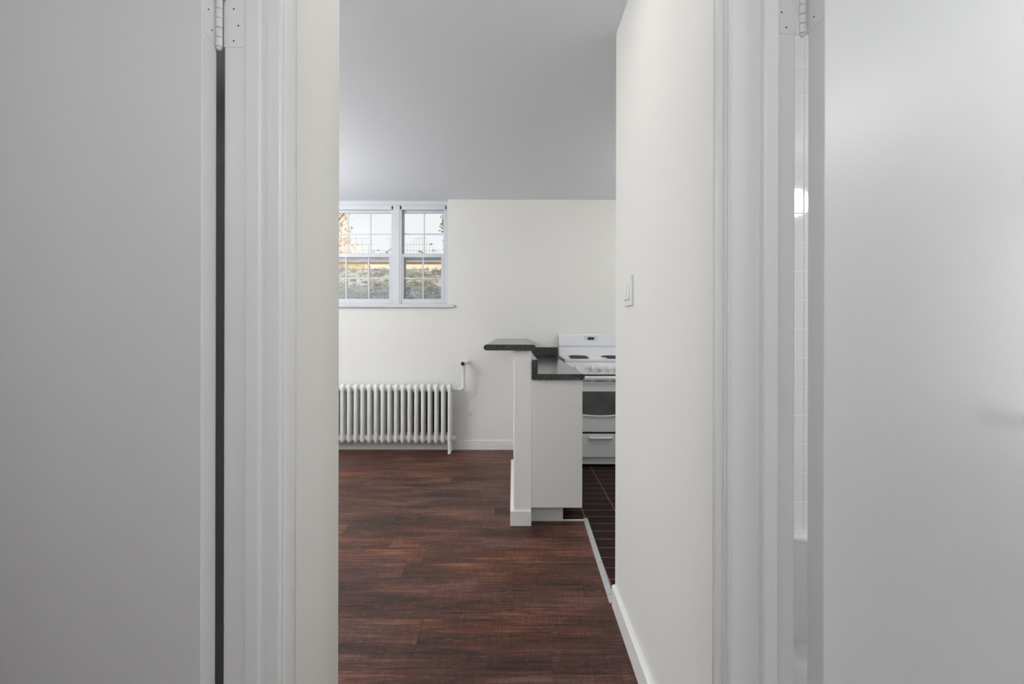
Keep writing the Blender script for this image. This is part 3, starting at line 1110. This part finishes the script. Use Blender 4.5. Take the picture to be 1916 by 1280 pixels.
od = part('oven_door', M_white, root, f, bevel=0.003)
part('door_handle', M_white, od, lambda bm: prism(bm, [(4.378, 0.783), (4.352, 0.780), (4.346, 0.764), (4.352, 0.744), (4.378, 0.742)], SX0 + 0.006, SX1 - 0.006, 'X'), bevel=0.004)
part('door_vent', M_seal, root, lambda bm: box(bm, SX0 + 0.006, SX1 - 0.006, 4.390, 4.424, 0.735, 0.792))
for x in (0.48, 0.66, 0.80, 0.98):
    part('handle_bracket', M_white, od, lambda bm: box(bm, x, x + 0.045, 4.372, 4.395, 0.734, 0.745))
wn_prof = [(0.500, 0.649), (1.004, 0.649), (1.004, 0.452)] + [(SC + 0.252 * math.cos(math.radians(a)), 0.462 - 0.022 * math.sin(math.radians(a))) for a in range(12, 169, 12)] + [(0.500, 0.452)]
part('oven_window', M_oven, od, lambda bm: prism(bm, wn_prof, 4.3785, 4.3840, 'Y'))


def f(bm):
    pts = [(SC - 0.290 + 0.580 * i / 24, 4.377, 0.462 - 0.026 * math.sin(PI * i / 24)) for i in range(25)]
    tube(bm, pts, 0.0085, seg=12)


part('curved_lip', M_white, od, f, smooth=True)
part('upper_band', M_white, od, lambda bm: box(bm, SX0 + 0.002, SX1 - 0.002, 4.3755, 4.3805, 0.716, 0.736), bevel=0.001)
part('drawer_gap', M_seal, root, lambda bm: box(bm, SX0 + 0.006, SX1 - 0.006, 4.392, 4.424, 0.284, 0.303))
dr = part('storage_drawer', M_white, root, lambda bm: box(bm, SX0 + 0.002, SX1 - 0.002, 4.382, 4.418, 0.083, 0.285), bevel=0.004)


def f(bm):
    n = 20
    top = [(SC - 0.100 + 0.2 * i / n, 0.257 - 0.000 * i) for i in range(n + 1)]
    low = [(SC + 0.100 - 0.2 * i / n, 0.251 - 0.050 * math.sin(PI * i / n)) for i in range(n + 1)]
    # raised ring around a scooped grip
    ring = top + low
    tube(bm, [(x, 4.381, z) for (x, z) in ring], 0.0045, seg=8, closed=True)
    prism(bm, [(4.383, 0.262), (4.366, 0.258), (4.362, 0.247), (4.372, 0.238), (4.383, 0.236)], SC - 0.098, SC + 0.098, 'X')


part('drawer_handle', M_white, dr, f, smooth=True)
rebase(root)

# ------------------------------------------------------------------ transition strips at the kitchen floor


def f(bm):
    p0, p1 = Vector((0.4375, 3.184, 0)), Vector((0.4172, 2.202, 0))
    w_ = 0.030
    s = Vector((1, 0.021, 0)).normalized()
    prof = [(0, 0.0), (0.003, 0.005), (0.008, 0.0068), (w_ - 0.008, 0.0068), (w_ - 0.003, 0.005), (w_, 0.0)]
    A = [bm.verts.new(p0 + s * a + Vector((0, 0, b_))) for a, b_ in prof]
    B = [bm.verts.new(p1 + s * a + Vector((0, 0, b_))) for a, b_ in prof]
    n = len(prof)
    for i in range(n):
        j = (i + 1) % n
        bm.faces.new((A[i], A[j], B[j], B[i]))
    bm.faces.new(A)
    bm.faces.new(B[::-1])


root = thing('transition_strip', 'long screwed metal strip where the plank floor meets the kitchen tile', 'threshold', (0.443, 2.69, 0))
part('strip', M_alu, root, f)
for k, tt in enumerate((0.02, 0.31, 0.47, 0.62, 0.93)):
    p = Vector((0.4375, 3.184, 0)).lerp(Vector((0.4172, 2.202, 0)), tt)
    part('screw', M_dark, root, lambda bm: cyl(bm, (p.x + 0.015, p.y, 0.0060), (p.x + 0.015, p.y, 0.0076), 0.0026, seg=10))
rebase(root)
bm = BM()
prism(bm, [(3.150, 0.0), (3.150, 0.006), (3.166, 0.006), (3.170, 0.0)], 0.3095, 0.437, 'X')
tag(obj('edge_strip', bm, M_base, None), 'short white strip at the cabinet toe space beside the metal threshold', 'threshold')

# ------------------------------------------------------------------ bathroom glimpsed past the hinge
rows = []
z = 1.1845
while z > 0.15:
    rows.append((z - 0.1144, z))
    z -= 0.1144
zs = [1.1845 + 0.1144 * i for i in range(5)] + [1.1845 + 0.1144 * 4 + 0.126 + 0.1144 * i for i in range(0, 6)]
for a, b_ in zip(zs, zs[1:]):
    rows.append((a, b_))
bm = BM()
g = 0.0013
for (a, b_) in rows:
    for i in range(-5, 11):
        x0 = 1.151 + 0.1144 * i
        if x0 < 0.553 or x0 + 0.1144 > 2.40:
            continue
        # tile with eased edges
        yb, yf = 2.040, 2.030
        e = 0.0014
        P0 = [(x0 + g, yb, a + g), (x0 + 0.1144 - g, yb, a + g), (x0 + 0.1144 - g, yb, b_ - g), (x0 + g, yb, b_ - g)]
        P1 = [(x0 + g + e, yf, a + g + e), (x0 + 0.1144 - g - e, yf, a + g + e), (x0 + 0.1144 - g - e, yf, b_ - g - e), (x0 + g + e, yf, b_ - g - e)]
        va = [bm.verts.new(p) for p in P0]
        vb = [bm.verts.new(p) for p in P1]
        bm.faces.new(vb)
        for i2 in range(4):
            j2 = (i2 + 1) % 4
            bm.faces.new((va[i2], va[j2], vb[j2], vb[i2]))
o = struct('wall_bathroom_tile', bm, M_tile, 'white square glazed wall tiles above the tub', 'wall tile')
o2 = part('grout', M_grout, o, lambda bm: box(bm, 0.553, 2.399, 2.0315, 2.0440, 0.0, zs[-1] + 0.004))

front = [(0.985, 2.029), (1.010, 1.985), (1.045, 1.964), (1.0757, 1.954), (1.1072, 1.946), (1.18, 1.925), (1.30, 1.870), (1.45, 1.775), (1.62, 1.680), (1.80, 1.640), (2.00, 1.620), (2.38, 1.615)]
root = thing('bathtub', 'white bathtub with a smooth curved apron below the tiled wall', 'bathtub', (1.7, 1.85, 0))


def f(bm):
    prism(bm, front + [(2.38, 2.029)], 0.0, 0.372)


part('apron', M_tub, root, f, smooth=True)


def f(bm):
    # rim: an outer edge and an inner edge that falls into the basin
    n = len(front)
    outer = [Vector((x, y, 0)) for x, y in front]
    inner = []
    for i in range(n):
        tdir = (outer[min(i + 1, n - 1)] - outer[max(i - 1, 0)]).normalized()
        nin = Vector((-tdir.y, tdir.x, 0))
        q = outer[i] + nin * 0.07
        inner.append(Vector((min(q.x + 0.06, 2.35), min(q.y, 1.985), 0)))
    lv = []
    for (pts, dz, push) in ((outer, 0.3725, 0.001), (outer, 0.380, 0.001), (outer, 0.3865, -0.0015), (outer, 0.390, -0.006)):
        lv.append([bm.verts.new((p.x - push * 0.6, min(p.y - push, 2.029), dz)) for p in pts])
    lv.append([bm.verts.new((p.x, p.y, 0.390)) for p in inner])
    lv.append([bm.verts.new((p.x + 0.03, min(p.y + 0.01, 1.99), 0.3735)) for p in inner])
    for a, b_ in zip(lv, lv[1:]):
        for i in range(n - 1):
            bm.faces.new((a[i], a[i + 1], b_[i + 1], b_[i]))
    # ledge against the wall
    box(bm, 0.985, 2.38, 1.985, 2.0295, 0.3725, 0.3895)


part('rim', M_tub, root, f, smooth=True)
rebase(root)

# ------------------------------------------------------------------ outside the windows


def leaves(bm, n, sampler, s0, s1, normal=None, spread=1.0):
    for _ in range(n):
        c = sampler()
        s = random.uniform(s0, s1)
        nv = Vector((random.gauss(0, spread), random.gauss(0, spread), random.gauss(0, spread)))
        if normal:
            nv += Vector(normal) * 1.5
        nv.normalize()
        up = Vector((0, 0, 1)) if abs(nv.z) < 0.9 else Vector((1, 0, 0))
        u = nv.cross(up).normalized()
        v_ = nv.cross(u)
        a = random.uniform(0, 2 * PI)
        u, v_ = u * math.cos(a) + v_ * math.sin(a), v_ * math.cos(a) - u * math.sin(a)
        c = Vector(c)
        P_ = [c - u * s, c - u * s * 0.2 + v_ * s * 0.55 + nv * s * 0.15, c + u * s, c - u * s * 0.2 - v_ * s * 0.55 + nv * s * 0.15]
        bm.faces.new([bm.verts.new(p) for p in P_])


def bank_z(y):
    return 1.36 + (y - 5.4) * 0.305 if y < 7.5 else 2.0005 + (y - 7.5) * 0.02


bm = BM()
ys = [5.31, 5.4, 5.8, 6.2, 6.6, 7.0, 7.3, 7.5, 9, 12, 16, 24]
prof = [(y, bank_z(y)) for y in ys] + [(24, 0.9), (5.31, 0.9)]
prism(bm, prof, -12, 6, 'X')
tag(obj('ground', bm, M_soil, None), 'sloping earth bank outside below the windows', 'ground', None, 'structure')

bm = BM()


def s_lit():
    y = random.uniform(5.5, 6.52)
    x_ = random.uniform(-4.0, -0.5)
    if abs(x_ + 1.18) < 0.13 and abs(y - 5.98) < 0.13:
        return s_lit()
    return (x_, y, bank_z(y) + random.uniform(0.0, 0.03))


leaves(bm, 5200, s_lit, 0.018, 0.045, (0, -0.3, 1), 0.7)
tag(obj('leaf_litter', bm, M_gravel, None), 'pale dry leaf litter strewn over the lower bank outside', 'leaf litter', None, 'stuff')
bm = BM()


def s_ivy():
    y = random.uniform(6.6, 7.6)
    k = (y - 6.6) / 1.0
    return (random.uniform(-4.2, -1.03), y, bank_z(y) + random.uniform(0.0, 0.03 + 0.03 * k))


leaves(bm, 5200, s_ivy, 0.022, 0.055, (0, -0.5, 0.8), 0.8)
tag(obj('ivy', bm, M_ivy, None), 'dense grey green ground cover along the top of the bank', 'ground cover', None, 'stuff')

# scrap of pale plastic on the bank behind the narrow window
sy = 5.98
sx, sz = (771 - 960) * sy / 958, bank_z(sy)
bm = BM()
q = [Vector((sx + a, sy + b_, sz + c)) for a, b_, c in ((-0.045, -0.03, 0.0), (-0.012, 0.0, 0.085), (0.006, 0.015, 0.088), (0.048, 0.0, 0.03), (0.030, -0.03, 0.012), (-0.004, -0.04, 0.045), (-0.05, 0.02, 0.012), (0.02, 0.05, 0.02))]
for ff in ((0, 5, 1), (5, 4, 3), (5, 3, 2), (5, 2, 1), (0, 1, 6), (1, 2, 7), (6, 1, 7), (2, 3, 7), (0, 4, 5), (3, 4, 7), (0, 6, 7), (0, 7, 4)):
    pass
vv = [bm.verts.new(p) for p in q]
bmesh.ops.convex_hull(bm, input=vv)
tag(obj('plastic_scrap', bm, M_scrap, None), 'crumpled pale bluish scrap lying on the bank outside the narrow window', 'litter')

# fence on the crest of the bank
FY = 8.6
root = thing('wire_fence', 'garden fence of square wire mesh above a dark timber rail', 'fence', (-2.3, FY, bank_z(FY)))
rz = 1.18 + (616 - 493) * FY / 958
part('rail', M_rail, root, lambda bm: box(bm, -5.2, -0.4, FY - 0.02, FY + 0.02, rz - 0.016, rz + 0.018))
for xx in (-3.55, -1.965, -0.60):
    part('post', M_rail, root, lambda bm: box(bm, xx - 0.02, xx + 0.02, FY, FY + 0.04, bank_z(FY) - 0.05, rz + 0.30))


def px(xp, yp):
    return ((xp - 960) * FY / 958, 1.18 + (616 - yp) * FY / 958)


def f(bm):
    def wire(a, b_):
        (x0, z0), (x1, z1) = px(*a), px(*b_)
        tube(bm, [(x0, FY - 0.025, z0), (x1, FY - 0.025, z1)], 0.0026, 6)
    # gabled panel seen through the narrow window
    for i, xp in enumerate([757, 762.5, 768, 773.5, 779, 784.5, 790, 798, 804, 810, 815, 820]):
        top = 440.5 + abs(xp - 787) * (0.95 if xp > 787 else 0.72)
        wire((xp, min(top, 470)), (xp, 488))
    wire((774, 447.3), (800, 447.3))
    wire((754, 458.5), (808, 458.5))
    wire((752, 469.5), (822, 469.5))
    wire((752, 480.5), (826, 480.5))
    # stepped panel seen through the wide window
    for xp, top in ((628, 436), (638.6, 440), (645, 446), (655.6, 440), (666.5, 441), (678.4, 447), (690, 458), (701, 466), (712, 472), (730.5, 447)):
        wire((xp, top), (xp, 488))
    wire((622, 447.3), (692, 447.3))
    wire((722, 447.3), (731, 447.3))
    wire((622, 458.6), (700, 458.6))
    wire((622, 469.4), (731, 469.4))
    wire((622, 480.5), (738, 480.5))


part('wire_mesh', M_wire, root, f)
rebase(root)
# dry climbing leaves and twigs caught in the wire
bm = BM()


def s_dry():
    cl = random.choice([(641, 472.5, 3.2), (699, 473, 3.0), (786, 472, 1.6), (790, 473.5, 1.6), (813, 470, 2.2), (724, 473.5, 1.6), (808, 458.5, 0.8), (709, 470, 0.8), (638, 468, 3)])
    x_, z_ = px(cl[0] + random.gauss(0, cl[2]), cl[1] + random.gauss(0, 0.8))
    return (x_, FY - 0.065 + random.uniform(-0.012, 0.012), z_)


leaves(bm, 110, s_dry, 0.008, 0.022)
a_, b_ = px(724, 475), px(735, 466)
tube(bm, [(a_[0], FY - 0.065, a_[1]), (b_[0], FY - 0.065, b_[1])], 0.006, 6)
tag(obj('dry_vine', bm, M_dry, None), 'withered brown leaves and twigs caught along the wire fence', 'vine', None, 'stuff')

# climbing vine at the side of the narrow window
VYY = 7.0
root = thing('climbing_vine', 'olive green climbing vine at the outer edge of the narrow window', 'vine', (-0.94, VYY, bank_z(VYY)))
bm = BM()


def s_vine():
    yp = random.choice([random.uniform(405, 434), random.uniform(398, 434), random.uniform(398, 434), random.uniform(440, 470)])
    xp = 831 - abs(random.gauss(0, 3.6 if yp < 435 else 1.8)) + 3
    return ((xp - 960) * VYY / 958, VYY + random.uniform(-0.1, 0.1), 1.18 + (616 - yp) * VYY / 958)


leaves(bm, 210, s_vine, 0.015, 0.034)
obj('foliage', bm, M_vine, root)
part('stem', M_bark, root, lambda bm: tube(bm, [(-0.935, VYY, bank_z(VYY) - 0.05), (-0.925, VYY, 2.2), (-0.94, VYY, 2.5), (-0.92, VYY, 2.75)], 0.006, 6))
rebase(root)

# autumn tree beyond the fence
TY = 12.0
root = thing('autumn_tree', 'autumn tree with orange and pale yellow leaves beyond the fence', 'tree', (-4.35, TY, bank_z(TY)))
bm = BM()


def s_tree():
    while True:
        x_ = random.gauss(-4.7, 0.62)
        z_ = random.uniform(2.5, 4.6)
        lim = -3.95 if z_ > 3.2 else -3.95 + (3.2 - z_) * 1.15
        if -6.2 < x_ < lim + random.gauss(0, 0.10):
            return (x_, TY + random.uniform(-0.6, 0.6), z_)


leaves(bm, 4500, s_tree, 0.025, 0.065)
obj('foliage', bm, M_autumn, root)


def f(bm):
    tube(bm, [(-4.7, TY, 1.8), (-4.68, TY, 2.6), (-4.55, TY, 3.3), (-4.5, TY, 4.2)], 0.06, 10, radii=[0.09, 0.08, 0.05, 0.02])
    for (a, b_) in (((-4.67, TY, 2.5), (-4.0, TY - 0.2, 3.1)), ((-4.6, TY, 2.9), (-5.3, TY + 0.2, 3.7)), ((-4.55, TY, 3.2), (-4.0, TY + 0.1, 3.9))):
        tube(bm, [a, b_], 0.02, 8)


part('trunk', M_bark, root, f)
rebase(root)
root = thing('yellow_shrub', 'bright yellow shrub behind the timber rail at the wide window', 'shrub', (-3.4, 9.6, bank_z(9.6)))
bm = BM()
leaves(bm, 900, lambda: (random.gauss(-3.35, 0.34), 9.6 + random.uniform(-0.3, 0.3), random.uniform(2.05, 2.50)), 0.02, 0.055)
obj('foliage', bm, M_yellow, root)
part('stem', M_bark, root, lambda bm: [tube(bm, [(-3.4 + d, 9.6, bank_z(9.6) - 0.05), (-3.4 + 3 * d, 9.6, 2.4)], 0.008, 6) for d in (-0.06, 0, 0.06)])
rebase(root)
# sunlit garden wall further back
bm = BM()
box(bm, -9, 3, 14.0, 14.25, 2.0, 3.02)
box(bm, -9, 3, 13.96, 14.29, 3.02, 3.08)
tag(obj('garden_wall', bm, M_render, None, bevel=0.01), 'sunlit pale orange garden wall beyond the fence', 'garden wall')
